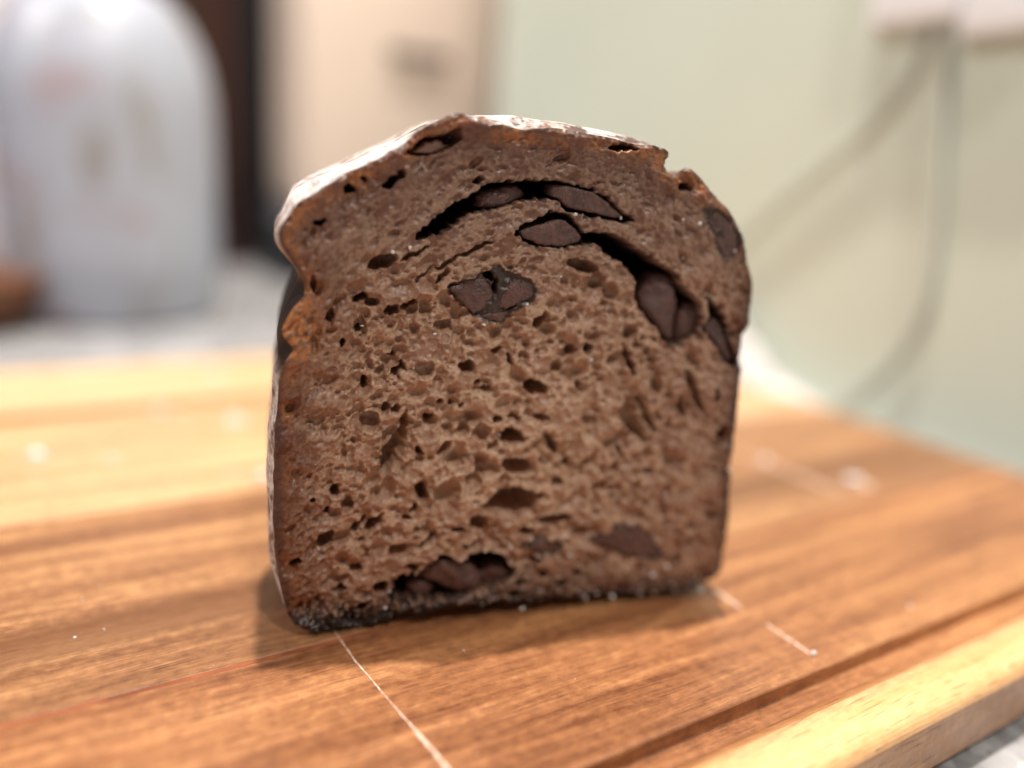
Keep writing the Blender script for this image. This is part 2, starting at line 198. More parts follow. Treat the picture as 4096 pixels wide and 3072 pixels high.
def floral(name, base, pink, green, seed):
    t = NT(name); v = t.coords()
    n1 = t.noise(t.mapping(v, (seed, 0, 0)), 17, 2); n2 = t.noise(t.mapping(v, (0, seed, 4), sc=(1.6, 1.6, 0.6)), 22, 3)
    m1 = t.ramp(n1, [(0.58, (0, 0, 0)), (0.68, (1, 1, 1))]); m2 = t.ramp(n2, [(0.54, (0, 0, 0)), (0.66, (1, 1, 1))])
    c = t.mix(m2, base, green); c = t.mix(m1, c, pink)
    return t.base(c, 0.35, 0.5)
M_jar = floral("floral glazed ceramic", (0.40, 0.42, 0.49), (0.38, 0.32, 0.36), (0.29, 0.28, 0.28), 9.1)
M_bag = floral("pink printed paper", (0.50, 0.45, 0.45), (0.50, 0.28, 0.26), (0.22, 0.20, 0.19), 7.7)

# ------------------------------------------------------------------ setting: counter and wall (board frame: X along the planks, Y across)
BA = R(31.98)
ZC = -0.018
ct = bm_obj("countertop", box_bm(-1.6, 0.344, -0.6, 0.98, ZC - 0.03, ZC), M_granite, smooth=False)
ct.rotation_euler = (0, 0, BA); tag(ct, kind="structure")
wl = bm_obj("wall", box_bm(0.345, 0.42, -0.6, 0.612, -0.4, 1.2, 0.003, 2), M_wall, smooth=False)
wl.rotation_euler = (0, 0, BA); tag(wl, kind="structure")

# ------------------------------------------------------------------ cutting board
board = tag(empty("cutting_board", (0, 0, 0), BA), "oiled acacia cutting board with pale rim and juice groove under the bread", "cutting board")
X0, X1, ZB = -0.30, 0.3105, ZC + 0.0035
def plank(y0, y1, mat, groove=None, round0=False, round1=False):
    prof = []
    b = 0.00012
    if round0:
        rr = 0.0035
        prof += [(y0, ZB), ] + [(y0 + rr - rr * math.cos(a), -rr + rr * math.sin(a)) for a in np.linspace(0, math.pi / 2, 8)]
    else: prof += [(y0, ZB), (y0, -b), (y0 + b, 0)]
    if groove:
        g0, g1, gd = groove
        q3 = [(0, 0), (0.03, -0.0003), (0.15, -0.0014), (0.32, -0.0024), (0.48, -gd), (0.62, -gd), (0.76, -gd), (0.88, -gd * 0.98), (0.92, -gd * 0.88), (0.928, -gd * 0.5), (0.936, -gd * 0.12), (0.96, -0.0001), (1.0, 0)]
        prof += [(g0 + (g1 - g0) * q, z) for q, z in q3]
    n = 10
    a0 = prof[-1][0]; a1 = y1 - (0.0035 if round1 else b)
    prof += [(a0 + (a1 - a0) * k / n, 0) for k in range(1, n)]
    if round1:
        rr = 0.0035; prof += [(y1 - rr + rr * math.sin(a), -rr + rr * math.cos(a)) for a in np.linspace(0, math.pi / 2, 8)] + [(y1, ZB)]
    else: prof += [(y1 - b, 0), (y1, -b), (y1, ZB)]
    xs = [X0, 0.0, X1 - 0.004, X1 - 0.0028, X1 - 0.0012, X1]
    dz = [0, 0, 0, -0.0004, -0.0014, -0.004]
    V, F = [], []; m = len(prof)
    for x, d in zip(xs, dz):
        for y, z in prof: V.append((x, y, z + d if z > -0.012 else z))
    for i in range(len(xs) - 1):
        for k in range(m):
            k2 = (k + 1) % m
            F.append((i * m + k, (i + 1) * m + k, (i + 1) * m + k2, i * m + k2))
    F.append(tuple(range(m))); F.append(tuple((len(xs) - 1) * m + k for k in range(m))[::-1])
    o = mesh_obj("plank", V, F, mat, board, smooth=False)
    return o
O_D, O_M, O_L = (0.25, 0.095, 0.036), (0.43, 0.185, 0.075), (0.62, 0.32, 0.145)
plank(0.0635, 0.1346, wood(1.0, (0.145, 0.050, 0.021), (0.30, 0.122, 0.049), (0.51, 0.24, 0.096), sap_lit=(0.0635, (0.88, 0.54, 0.27))), groove=(0.0742, 0.0836, 0.0036), round0=True)
plank(0.1358, 0.2178, wood(2.3, (0.145, 0.060, 0.026), (0.30, 0.135, 0.058), (0.53, 0.28, 0.12), band=(0.1595, 0.008)))
plank(0.2180, 0.3178, wood(3.9, (0.40, 0.20, 0.10), (0.57, 0.325, 0.162), (0.75, 0.48, 0.26)), groove=(0.3065, 0.3165, 0.004))  # paler far plank: reflected glare painted into its wood tones
plank(0.3180, 0.3840, wood(5.1, (0.46, 0.27, 0.135), (0.66, 0.43, 0.23), (0.82, 0.58, 0.35)), round1=True)  # palest plank, glare on the far edge painted in as well
for fx, fy in ((-0.26, 0.09), (0.285, 0.09), (-0.26, 0.358), (0.285, 0.358)):
    bm_obj("foot", box_bm(fx - 0.009, fx + 0.009, fy - 0.009, fy + 0.009, ZC, ZB, 0.001, 2), M_black, board)
seam = bm_obj("seam_strip", box_bm(X0, X1 - 0.004, 0.13462, 0.13578, ZB, -0.00006), paint("red glue line", (0.25, 0.075, 0.03), 0.45, 0.5, 90), board, smooth=False)

# pale knife cuts, straight across the grain: ribbons of bruised fibre standing a little proud
def scratch(pts, w, mat, name="knife_cut"):
    V, F = [], []
    n = 40
    P = [Vector(p) for p in pts]
    for i in range(n + 1):
        q = i / n * (len(P) - 1); k = min(int(q), len(P) - 2); p = P[k].lerp(P[k + 1], q - k)
        ww = w * (0.55 + 0.9 * random.random()) * (0.35 if i in (0, n) else 1); j = random.uniform(-1, 1) * w * 0.25
        V += [(p.x - ww + j, p.y, 0.00006), (p.x + j, p.y, 0.00032), (p.x + ww + j, p.y, 0.00006)]
    for i in range(n):
        a = i * 3
        F += [(a, a + 1, a + 4, a + 3), (a + 1, a + 2, a + 5, a + 4)]
    return mesh_obj(name, V, F, mat, board)
def cut_mat():
    t = NT("bruised pale fibre"); v = t.coords()
    return t.base(t.ramp(t.noise(v, 900, 3), [(0.35, (0.44, 0.23, 0.13)), (0.6, (0.70, 0.53, 0.43))]), 0.6, 0.4)
M_cut = cut_mat()
scratch([(0.0464, 0.142), (0.0470, 0.127), (0.0490, 0.108), (0.0502, 0.100), (0.0512, 0.088)], 0.00018, M_cut)
scratch([(0.0494, 0.1035), (0.0500, 0.0985), (0.0505, 0.0925)], 0.00026, M_cut)
scratch([(0.1352, 0.1165), (0.1350, 0.107)], 0.0005, M_cut)
scratch([(0.1351, 0.0995), (0.1350, 0.0870)], 0.0004, M_cut)
scratch([(0.2195, 0.1850), (0.2225, 0.145)], 0.0009, M_cut)
scratch([(0.2360, 0.1530), (0.2375, 0.1430)], 0.0021, M_cut)
scratch([(0.0335, 0.3010), (0.0420, 0.2910)], 0.0011, M_cut)
scratch([(0.0530, 0.2850), (0.0600, 0.2770)], 0.0018, M_cut)
scratch([(-0.0120, 0.2720), (0.0020, 0.2630)], 0.0013, M_cut)
scratch([(0.0115, 0.2600), (0.0170, 0.2540)], 0.0012, M_cut)
scratch([(0.0420, 0.2330), (0.0540, 0.2255)], 0.0011, M_cut)

# ------------------------------------------------------------------ the slice of bread
BREAD_Z = 0.0006
slice_root = tag(empty("bread_slice", (-0.0382311, 0.1394922, BREAD_Z), math.atan2(0.29564328, 0.95529841)),
                 "thick slice of dark chocolate bread standing upright on the cutting board", "bread")
FR = np.array(FRONT); FR[:, 1] = np.maximum(FR[:, 1], 0.15)
FR[:, 1] += 1.5 * np.clip((5 - FR[:, 1]) / 2, 0, 1) * np.clip((FR[:, 0] - 8) / 10, 0, 1)
SI = np.array(SIL)
SI[:, 1] = np.where((SI[:, 1] < 4) & (SI[:, 0] > 3) & (SI[:, 0] < 90), 0.1, SI[:, 1])

def resample(P, n):
    P = np.asarray(P, float); Q = np.vstack([P, P[:1]])
    s = np.r_[0, np.cumsum(np.hypot(*np.diff(Q, axis=0).T))]
    t = np.linspace(0, s[-1], n, endpoint=False)
    return np.c_[np.interp(t, s, Q[:, 0]), np.interp(t, s, Q[:, 1])]
def smooth_loop(P, it):
    for _ in range(it): P = 0.25 * np.roll(P, 1, 0) + 0.5 * P + 0.25 * np.roll(P, -1, 0)
    return P
def inside(P, x, y):
    r = np.zeros(x.shape, bool); n = len(P)
    for i in range(n):
        x0, y0 = P[i]; x1, y1 = P[(i + 1) % n]
        if y0 == y1: continue
        r ^= ((y0 > y) != (y1 > y)) & (x < (x1 - x0) * (y - y0) / (y1 - y0) + x0)
    return r
def dist_poly(P, x, y):
    best = np.full(x.shape, 1e9); bx = np.zeros(x.shape); by = np.zeros(x.shape); n = len(P)
    for i in range(n):
        a = P[i]; d = P[(i + 1) % n] - a; L = d @ d + 1e-12
        t = np.clip(((x - a[0]) * d[0] + (y - a[1]) * d[1]) / L, 0, 1)
        qx = a[0] + t * d[0]; qy = a[1] + t * d[1]; dd = (x - qx) ** 2 + (y - qy) ** 2
        m = dd < best; best = np.where(m, dd, best); bx = np.where(m, qx, bx); by = np.where(m, qy, by)
    return np.sqrt(best), bx, by
def fnoise(shape, lo, hi, step):
    """band-limited noise, wavelengths lo..hi in mm, unit variance"""
    f = np.fft.rfft2(RNG.standard_normal(shape))
    k = np.hypot(*np.meshgrid(np.fft.fftfreq(shape[0], step), np.fft.rfftfreq(shape[1], step), indexing='ij'))
    g = np.exp(-(k * lo) ** 2) * (1 - np.exp(-(k * hi) ** 2))
    r = np.fft.irfft2(f * g, s=shape); return r / r.std()
def sstep(x): x = np.clip(x, 0, 1); return x * x * (3 - 2 * x)

# ragged outline of the cut face
OUT = resample(FR, 900); OUT = smooth_loop(OUT, 4)
nz = np.convolve(np.tile(RNG.standard_normal(900), 3), np.ones(5) / 5, 'same')[900:1800]
tg = np.roll(OUT, -1, 0) - np.roll(OUT, 1, 0); nr = np.c_[tg[:, 1], -tg[:, 0]]; nr /= np.hypot(*nr.T)[:, None]
OUT = OUT + nr * (nz * 0.16)[:, None]; OUT[:, 1] = np.maximum(OUT[:, 1], 0.05)
OUTC = OUT[::3]

ST = 0.2
gx = np.arange(FR[:, 0].min() - 1, FR[:, 0].max() + 1, ST); gy = np.arange(-0.2, FR[:, 1].max() + 1, ST)
GX, GY = np.meshgrid(gx, gy)
shape = GX.shape
IN = inside(OUT, GX, GY)
DE, QX, QY = dist_poly(OUTC, GX, GY)
n_lo = fnoise(shape, 6, 30, ST); n_mid = fnoise(shape, 1.2, 4, ST); n_hi = fnoise(shape, 0.35, 1.0, ST)
n_w = fnoise(shape, 1.6, 6, ST); wx = GX + 0.17 * n_w; wy = GY + 0.17 * fnoise(shape, 1.6, 6, ST)      # warped coordinates make torn, uneven holes

HB = np.zeros(shape)
def window(x, y, r):
    i0, i1 = np.searchsorted(gy, [y - r, y + r]); j0, j1 = np.searchsorted(gx, [x - r, x + r])
    return slice(max(i0, 0), i1), slice(max(j0, 0), j1)
CAV = np.zeros(shape, bool)
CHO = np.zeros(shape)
for pi_, (dep, edge, P) in enumerate(POLYS):
    P = np.array(P); c = P.mean(0); r = np.hypot(*(P - c).T).max() + 2
    w = window(c[0], c[1], r)
    x, y = wx[w], wy[w]
    ins = inside(P, x, y); d, _, _ = dist_poly(P, x, y)
    ins |= d < 0.12
    prof_ = np.minimum(1, 0.4 + 0.6 * d / edge) if pi_ < 9 else np.sqrt(np.clip(1 - (1 - np.minimum(1, d / (1.7 * edge))) ** 2, 0, 1))
    h = np.where(ins, dep * prof_ * (1 + 0.06 * n_mid[w]), 0)
    HB[w] = np.maximum(HB[w], h); CAV[w] |= ins
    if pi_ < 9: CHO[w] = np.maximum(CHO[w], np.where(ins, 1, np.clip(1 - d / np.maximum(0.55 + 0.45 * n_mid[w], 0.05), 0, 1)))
for x0, y0, a, b, ang, dep in ELL:
    w = window(x0, y0, max(a, b) * 1.5 + 1)
    dx, dy = wx[w] - x0, wy[w] - y0; ca, sa = math.cos(R(ang)), math.sin(R(ang))
    p, q = (dx * ca + dy * sa) / a, (-dx * sa + dy * ca) / b
    r2 = p * p + q * q
    dep *= 1.4; h = dep * np.sqrt(np.clip(1 - r2, 0, 1)) ** 0.7
    rim = -0.22 * np.exp(-((np.sqrt(r2) - 1.12) / 0.16) ** 2)
    HB[w] = np.where(h > 0, np.maximum(HB[w], h), HB[w] + np.where(HB[w] <= 0.05, rim, 0))

# thousands of small pores: round in the middle, drawn out along the dough's flow towards the crust
tcx = np.clip((GX - 45) / 50, -1, 1)
FLOW = np.radians(-64 * tcx * (0.55 + 0.45 * np.minimum(1, np.abs(tcx) * 2)) + 9 * n_lo)
COREW = np.minimum(1, DE / 16) * np.where(GY < 72, 1, 0.35 + 0.65 * np.clip((80 - GY) / 8, 0, 1))
def bubbles(n, r_mid, r_edge, sd, rmax, elong, depth, seed):
    """overlapping smooth cups of gas bubbles; where two meet a thin wall is left standing"""
    rg = np.random.default_rng(seed); Hh = np.zeros(shape)
    X, Y = rg.uniform(gx[0], gx[-1], n), rg.uniform(0, gy[-1], n); Z = rg.normal(0, 1, n); Q = rg.uniform(0, 1, (n, 3))
    for k in range(n):
        i, j = int((Y[k] - gy[0]) / ST), int((X[k] - gx[0]) / ST)
        if i >= shape[0] or j >= shape[1] or not IN[i, j] or CAV[i, j] or DE[i, j] < 0.5: continue
        cw = COREW[i, j]
        r = min(rmax, math.exp(math.log(r_edge + (r_mid - r_edge) * cw) + sd * Z[k]))
        el = 1 + 0.45 * Q[k, 0] + (elong - 1) * (1 - cw) * (0.4 + 0.6 * Q[k, 1])
        ang = FLOW[i, j] + (Q[k, 2] - 0.5) * (0.5 + 1.6 * cw)
        a, b = r * math.sqrt(el), r / math.sqrt(el)
        w = window(X[k], Y[k], a + 0.3)
        dx, dy = sxw[w] - X[k], syw[w] - Y[k]; ca, sa = math.cos(ang), math.sin(ang)
        r2 = ((dx * ca + dy * sa) / a) ** 2 + ((-dx * sa + dy * ca) / b) ** 2
        Hh[w] = np.maximum(Hh[w], depth * b * (0.55 + 0.75 * Q[k, 1]) * np.sqrt(np.clip(1 - r2, 0, 1)))
    return Hh
sxw = GX + 0.06 * n_w; syw = GY + 0.06 * n_mid
h1 = bubbles(8000, 0.58, 0.33, 0.38, 1.2, 3.2, 0.95, 1)
h2 = bubbles(1000, 1.12, 0.6, 0.36, 1.9, 2.6, 0.9, 2)
h3 = bubbles(15000, 0.26, 0.20, 0.25, 0.4, 2.4, 0.8, 3)
HS = np.maximum(np.maximum(h1, h2), h3 * 0.9)
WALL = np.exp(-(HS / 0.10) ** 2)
HS = 1.75 * HS * np.clip(DE / 1.5, 0.35, 1) * (0.5 + 0.65 * sstep(0.55 + 0.42 * n_lo)) * (1 - 0.35 * sstep((GY - 74) / 8))
H = np.where(HB > 0.3, HB + 0.12 * HS, HB + HS)
H = H + 0.30 * n_lo + 0.07 * n_mid + 0.02 * n_hi
H = H + 0.7 * np.clip(1 - DE / 0.9, 0, 1) ** 2 + (0.22 * n_mid + 0.05 * n_hi) * sstep((7 - GY) / 3)
# torn lip of crust above the cavity at the top and the ragged shelf inside the left shoulder stand forward
for x0, y0, sx, sy, amp in LIPS:
    H = H - amp * np.exp(-((GX - x0) / sx) ** 2 - ((GY - y0) / sy) ** 2)
H = 0.5 * H + 0.125 * (np.roll(H, 1, 0) + np.roll(H, -1, 0) + np.roll(H, 1, 1) + np.roll(H, -1, 1))

# colour of the dough, with painted light on its thin walls: brown crumb, redder and darker baked rim, near-black base crust
def mixc(a, b, t): return a + (b - a) * t[..., None]
tone = sstep(0.5 + 0.28 * n_lo + 0.12 * n_mid)
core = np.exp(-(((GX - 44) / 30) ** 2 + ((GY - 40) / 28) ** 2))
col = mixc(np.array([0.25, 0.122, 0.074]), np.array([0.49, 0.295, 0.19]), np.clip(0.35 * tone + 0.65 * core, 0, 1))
col = mixc(col, np.array([0.145, 0.066, 0.042]), 0.8 * sstep((GY - 70) / 16))
col = mixc(col, np.array([0.62, 0.43, 0.30]), 0.50 * WALL * (0.45 + 0.55 * core))  # pale ridges: light on and through the thin walls, painted in
edgew = 12.0 - 5.0 * sstep((GX - 60) / 20) + 1.5 * n_mid
col = mixc(col, np.array([0.095, 0.034, 0.019]), 0.88 * sstep(1.1 - DE / np.maximum(edgew, 2)) * (0.75 + 0.25 * sstep(0.5 + n_mid)))
rimw = 2.2 + 1.2 * sstep((GY - 72) / 10) + 2.4 * sstep((14 - GX) / 10) * sstep((60 - GY) / 10) + 1.0 * n_mid
rimc = mixc(np.array([0.15, 0.050, 0.025]), np.array([0.42, 0.155, 0.052]), sstep(0.25 + 0.30 * n_lo + 0.22 * n_mid + 0.4 * sstep((GY - 62) / 8)))
col = mixc(col, rimc, 0.85 * sstep(1.15 - DE / np.maximum(rimw, 0.8)))
col = mixc(col, np.array([0.062, 0.028, 0.020]), 0.9 * sstep(1.15 - DE / np.maximum(1.2 + 0.5 * n_mid + 1.6 * sstep((GX - 84) / 6) + 1.5 * sstep((6 - GX) / 5) * sstep((52 - GY) / 8), 0.35)))
notch = np.exp(-((GX + 3) / 5) ** 2 - ((GY - 64) / 7) ** 2)
col = mixc(col, np.array([0.50, 0.19, 0.06]), 0.8 * np.clip(notch * 1.3, 0, 1) * sstep(0.6 + 0.4 * n_mid))
bot = sstep(1.3 - GY / np.maximum(6.5 + 1.5 * n_mid - 2.6 * sstep((GX - 45) / 15), 1.2))
col = mixc(col, np.array([0.017, 0.012, 0.011]), 0.95 * bot)
col = mixc(col, np.array([0.024, 0.011, 0.009]), 0.94 * CHO)  # melted chocolate lining, with the black shade of the slits painted in
col = np.clip(col * (1 + 0.07 * n_hi)[..., None], 0.004, 1)

# cells wholly inside the outline; border vertices are pulled onto it
cell = IN[:-1, :-1] & IN[1:, :-1] & IN[:-1, 1:] & IN[1:, 1:]
for _ in range(2):   # drop dangling cells
    nb = np.zeros(cell.shape, int)
    nb[1:] += cell[:-1]; nb[:-1] += cell[1:]; nb[:, 1:] += cell[:, :-1]; nb[:, :-1] += cell[:, 1:]
    cell &= nb >= 2
idx = np.arange(GX.size).reshape(shape)
a, b, c, d = idx[:-1, :-1][cell], idx[:-1, 1:][cell], idx[1:, 1:][cell], idx[1:, :-1][cell]
quads = np.c_[a, b, c, d]
e = np.concatenate([np.c_[a, b], np.c_[b, c], np.c_[c, d], np.c_[d, a]])
key = np.sort(e, 1); key = key[:, 0].astype(np.int64) * GX.size + key[:, 1]
_, inv, cnt = np.unique(key, return_inverse=True, return_counts=True)
be = e[cnt[inv] == 1]
nxt = {}
for s_, t_ in be: nxt.setdefault(int(s_), []).append(int(t_))
loops = []
while nxt:
    s0 = next(iter(nxt)); cur = s0; lp = []
    while cur in nxt:
        lp.append(cur); L = nxt[cur]; n_ = L.pop()
        if not L: del nxt[cur]
        cur = n_
    loops.append(lp)
loop = max(loops, key=len)
PX, PY, PH = GX.ravel().copy(), GY.ravel().copy(), H.ravel().copy()
bd = np.unique(be)
PX[bd], PY[bd] = QX.ravel()[bd], QY.ravel()[bd]
used = np.unique(quads); remap = np.full(GX.size, -1); remap[used] = np.arange(len(used))
quads = remap[quads]
co = np.c_[PX[used], PH[used], PY[used]] / 1000.0

def attr_col(me, name, arr):
    at = me.color_attributes.new(name, 'FLOAT_COLOR', 'POINT')
    at.data.foreach_set("color", np.c_[arr, np.ones(len(arr))].astype(np.float32).ravel())
def np_mesh(name, co, quads, mat, parent):
    me = bpy.data.meshes.new(name)
    me.vertices.add(len(co)); me.vertices.foreach_set("co", co.astype(np.float32).ravel())
    me.loops.add(quads.size); me.loops.foreach_set("vertex_index", quads.astype(np.int32).ravel())
    me.polygons.add(len(quads)); me.polygons.foreach_set("loop_start", np.arange(0, quads.size, quads.shape[1], dtype=np.int32))
    me.update(calc_edges=True); me.validate()
    me.polygons.foreach_set("use_smooth", [True] * len(me.polygons))
    o = bpy.data.objects.new(name, me); C.objects.link(o); me.materials.append(mat); o.parent = parent
    return o

def crumb_mat():
    t = NT("chocolate bread crumb"); v = t.coords()
    at = t.n('ShaderNodeAttribute', attribute_name="Col")
    n = t.noise(v, 1500, 4, 0.65)
    c = t.mix(0.55, at.outputs[0], t.ramp(n, [(0.25, (0.35, 0.35, 0.35)), (0.75, (0.68, 0.68, 0.68))]), 'OVERLAY')
    t.bump(n, 0.2, 0.0002)
    return t.base(c, t.ramp(n, [(0.3, (0.30,) * 3), (0.7, (0.52,) * 3)]), 0.4)
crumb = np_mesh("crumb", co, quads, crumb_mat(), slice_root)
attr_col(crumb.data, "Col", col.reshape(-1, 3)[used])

# crust: the outline carried back through the loaf, swelling to the silhouette of the loaf behind the cut
lp = np.array(loop); LQ = np.c_[PX[lp], PY[lp]]
SIr = smooth_loop(resample(SI, 1200), 6)
_, sx_, sy_ = dist_poly(SIr[::2], LQ[:, 0], LQ[:, 1])
sx_ = sx_ - 0.5 * sstep((4 - sx_) / 6) * sstep((58 - sy_) / 5) * sstep((sy_ - 2) / 6)
TG = smooth_loop(np.c_[sx_, sy_], 30); TG[:, 1] = np.maximum(TG[:, 1], 0.1)
LS = smooth_loop(LQ, 2)
cen = np.array([45.0, 50.0])
T = 36.0
rings = [np.c_[LQ[:, 0], PH[lp], LQ[:, 1]]]
for dd in (0.9, 1.3, 1.9, 2.7, 3.8, 5.2, 7, 10, 14, 19, 24, 29, 32.5, 34.6, 35.6, 36.0):
    s = sstep(dd / 5.0)
    s = np.where(LS[:, 1] < 6, sstep((dd - 5.5) / 4.0), s)[:, None]
    P = LS * (1 - s) + TG * s; s = s[:, 0]
    wob = 0.25 * np.sin(dd * 0.9 + P[:, 0] * 0.35) * np.cos(P[:, 1] * 0.3 + dd * 0.4)
    dirv = P - cen; dirv /= np.hypot(*dirv.T)[:, None]
    shr = max(0, (dd - 29) / 7) ** 2 * 3.0
    P = P + dirv * (wob * s - shr)[:, None]
    P[:, 1] = np.maximum(P[:, 1], 0.05)
    rings.append(np.c_[P[:, 0], np.full(len(P), dd) + PH[lp] * max(0, 1 - dd / 3), P[:, 1]])
nl = len(lp); CV = np.vstack(rings); CF = []
for i in range(len(rings) - 1):
    k = np.arange(nl); k2 = (k + 1) % nl
    CF.append(np.c_[i * nl + k, (i + 1) * nl + k, (i + 1) * nl + k2, i * nl + k2])
CF = np.vstack(CF)
def crust_mat():
    t = NT("baked crust dusted with flour"); v = t.coords()
    g = t.n('ShaderNodeNewGeometry'); sp = t.n('ShaderNodeSeparateXYZ'); t.l(v, sp.inputs[0])
    n = t.noise(v, 420, 4, 0.6); n2 = t.noise(v, 90, 3)
    c = t.ramp(n2, [(0.3, (0.045, 0.020, 0.013)), (0.55, (0.13, 0.050, 0.024)), (0.8, (0.24, 0.10, 0.045))])
    # flour lies on the top of the loaf and its left flank, brushed off elsewhere
    fl = t.math('ADD', t.math('MULTIPLY', sp.outputs[2], 1000 / 105.0), t.math('MULTIPLY', t.math('SUBTRACT', n2, 0.5), 0.12))
    zr = t.ramp(fl, [(0.0, (0.6,) * 3), (0.06, (0.8,) * 3), (0.50, (0.95,) * 3), (0.555, (0.0,) * 3), (0.70, (0.0,) * 3), (0.78, (0.5,) * 3), (0.85, (1.0,) * 3)])
    xr = t.ramp(t.math('MULTIPLY', sp.outputs[0], 10.0), [(0.60, (1,) * 3), (0.68, (0.1,) * 3)])
    c = t.mix(t.ramp(fl, [(0.50, (0,) * 3), (0.56, (0.9,) * 3), (0.69, (0.9,) * 3), (0.76, (0,) * 3)]), c, (0.012, 0.008, 0.007))
    m = t.math('MULTIPLY', t.math('MULTIPLY', zr, xr), t.ramp(n, [(0.25, (0.5,) * 3), (0.6, (1,) * 3)]))
    m2 = t.math('MULTIPLY', m, t.ramp(t.noise(v, 900, 2), [(0.2, (0.6,) * 3), (0.55, (1,) * 3)]))
    gapm = t.ramp(t.noise(t.mapping(v, (0.3, 0, 0.7)), 150, 4, 0.7), [(0.40, (0.06,) * 3), (0.54, (1,) * 3)])
    c = t.mix(t.math('MULTIPLY', m2, gapm), c, (0.78, 0.71, 0.67))
    t.bump(n, 0.6, 0.0008)
    return t.base(c, 0.65, 0.2)
crust = np_mesh("crust", CV / 1000.0, CF, crust_mat(), slice_root)
bm = bmesh.new(); bm.from_mesh(crust.data); bm.verts.ensure_lookup_table()
last = [bm.verts[(len(rings) - 1) * nl + k] for k in range(nl)]
cv = bm.verts.new((0.045, T / 1000 + 0.001, 0.05))
for k in range(nl):
    try: bm.faces.new((last[k], cv, last[(k + 1) % nl]))
    except ValueError: pass
bm.to_mesh(crust.data); bm.free(); crust.data.polygons.foreach_set("use_smooth", [True] * len(crust.data.polygons))

# chocolate pieces, each a lump seated in its cavity
def choc_mat():
    t = NT("dark chocolate"); v = t.coords()
    n = t.noise(v, 230, 5, 0.65, 1.5); n2 = t.noise(v, 1400, 3)
    c = t.ramp(n, [(0.35, (0.066, 0.028, 0.021)), (0.6, (0.125, 0.056, 0.044)), (0.75, (0.17, 0.082, 0.062))])
    t.bump(t.math('ADD', n, t.math('MULTIPLY', n2, 0.6)), 0.8, 0.0009)
    return t.base(c, t.ramp(n2, [(0.3, (0.30,) * 3), (0.7, (0.5,) * 3)]), 0.55)
M_choc = choc_mat()
def dough_mat():
    t = NT("stretched dough skin"); v = t.coords()
    return t.base(t.ramp(t.noise(v, 300, 3), [(0.3, (0.36, 0.20, 0.14)), (0.7, (0.56, 0.37, 0.28))]), 0.4, 0.5)
M_dough = dough_mat()
def chunk(dep, thick, P, mat, name):
    flush = dep < 0.45
    P = smooth_loop(resample(P, 72), 1); c = P.mean(0); V = []; F = []
    jag = np.convolve(np.tile(RNG.standard_normal(72), 3), np.ones(3) / 3, 'same')[72:144]
    dr = P - c; P = c + dr * ((0.99 if flush else 1.04) + 0.22 * jag / np.hypot(*dr.T))[:, None]
    planes = [(math.cos(q_) * k_, math.sin(q_) * k_) for q_, k_ in ((random.uniform(0, 6.28), random.uniform(0.05, 0.16) * (1 if flush else 1.8)) for _ in range(4))]
    nr_ = 13; ph = [random.uniform(0, 6.28) for _ in range(6)]
    ss = np.linspace(1, 0.0, nr_)[:-1]
    def lump(x, y):
        fac = max(a_ * (x - c[0]) + b_ * (y - c[1]) for a_, b_ in planes)
        return fac + (0.06 if flush else 0.2) * math.sin(x * 0.9 + ph[0]) * math.cos(y * 1.1 + ph[1]) + 0.05 * math.sin(x * 2.3 + y * 1.7 + ph[2]) + 0.02 * math.sin(x * 4.1 - y * 3.7 + ph[3])
    for s in ss:
        for q in P:
            p = c + (q - c) * s
            dome = 0.45 * (s ** 12) if flush else 1.3 * (s ** 6)
            V.append((p[0] / 1000, (dep + dome - 0.25 + lump(p[0], p[1]) * (1 - 0.5 * s)) / 1000, p[1] / 1000))
    V.append((c[0] / 1000, (dep - 0.25 + lump(*c)) / 1000, c[1] / 1000))
    m = len(P)
    for i in range(len(ss) - 1):
        for k in range(m):
            k2 = (k + 1) % m; F.append((i * m + k, (i + 1) * m + k, (i + 1) * m + k2, i * m + k2))
    for k in range(m): F.append(((len(ss) - 1) * m + k, len(V) - 1, (len(ss) - 1) * m + (k + 1) % m))
    b0 = len(V)
    for s, dy in ((1.03, 0.45), (0.9, 0.85), (0.5, 1.0)):
        for q in P:
            p = c + (q - c) * s; V.append((p[0] / 1000, (dep + 1.2 + thick * dy) / 1000, p[1] / 1000))
    V.append((c[0] / 1000, (dep + 1.2 + thick * 1.05) / 1000, c[1] / 1000))
    prev = 0
    for i in range(3):
        for k in range(m):
            k2 = (k + 1) % m; F.append((prev + k2, b0 + i * m + k2, b0 + i * m + k, prev + k))
        prev = b0 + i * m
    for k in range(m): F.append((prev + (k + 1) % m, len(V) - 1, prev + k))
    return mesh_obj(name, V, F, mat, slice_root)
for i, (dep, thick, P) in enumerate(CHUNKS):
    last_one = i == len(CHUNKS) - 1
    chunk(dep, thick, P, M_dough if last_one else M_choc, "dough_fold" if last_one else "chocolate_chunk")

# grains of flour and sugar caught on the cut face and the base crust
def grains(name, pts, mat, parent):
    V, F = [], []
    bm = bmesh.new(); bmesh.ops.create_icosphere(bm, subdivisions=1, radius=1)
    bv = [v.co.copy() for v in bm.verts]; bf = [[v.index for v in f.verts] for f in bm.faces]; bm.free()
    for (x, y, z), r in pts:
        o = len(V); s = [r * random.uniform(0.6, 1.15) for _ in range(3)]
        V += [(x + v.x * s[0] * j_, y + v.y * s[1] * j_, z + v.z * s[2] * j_) for v in bv for j_ in (random.uniform(0.55, 1.3),)]; F += [[o + k for k in f] for f in bf]
    o = mesh_obj(name, V, F, mat, parent); o["kind"] = "stuff"; return o
def flour_mat():
    t = NT("flour grain"); return t.base(t.ramp(t.noise(t.coords(), 700, 2), [(0.3, (0.62, 0.55, 0.52)), (0.7, (0.86, 0.82, 0.80))]), 0.5, 0.5)
M_flour = flour_mat()
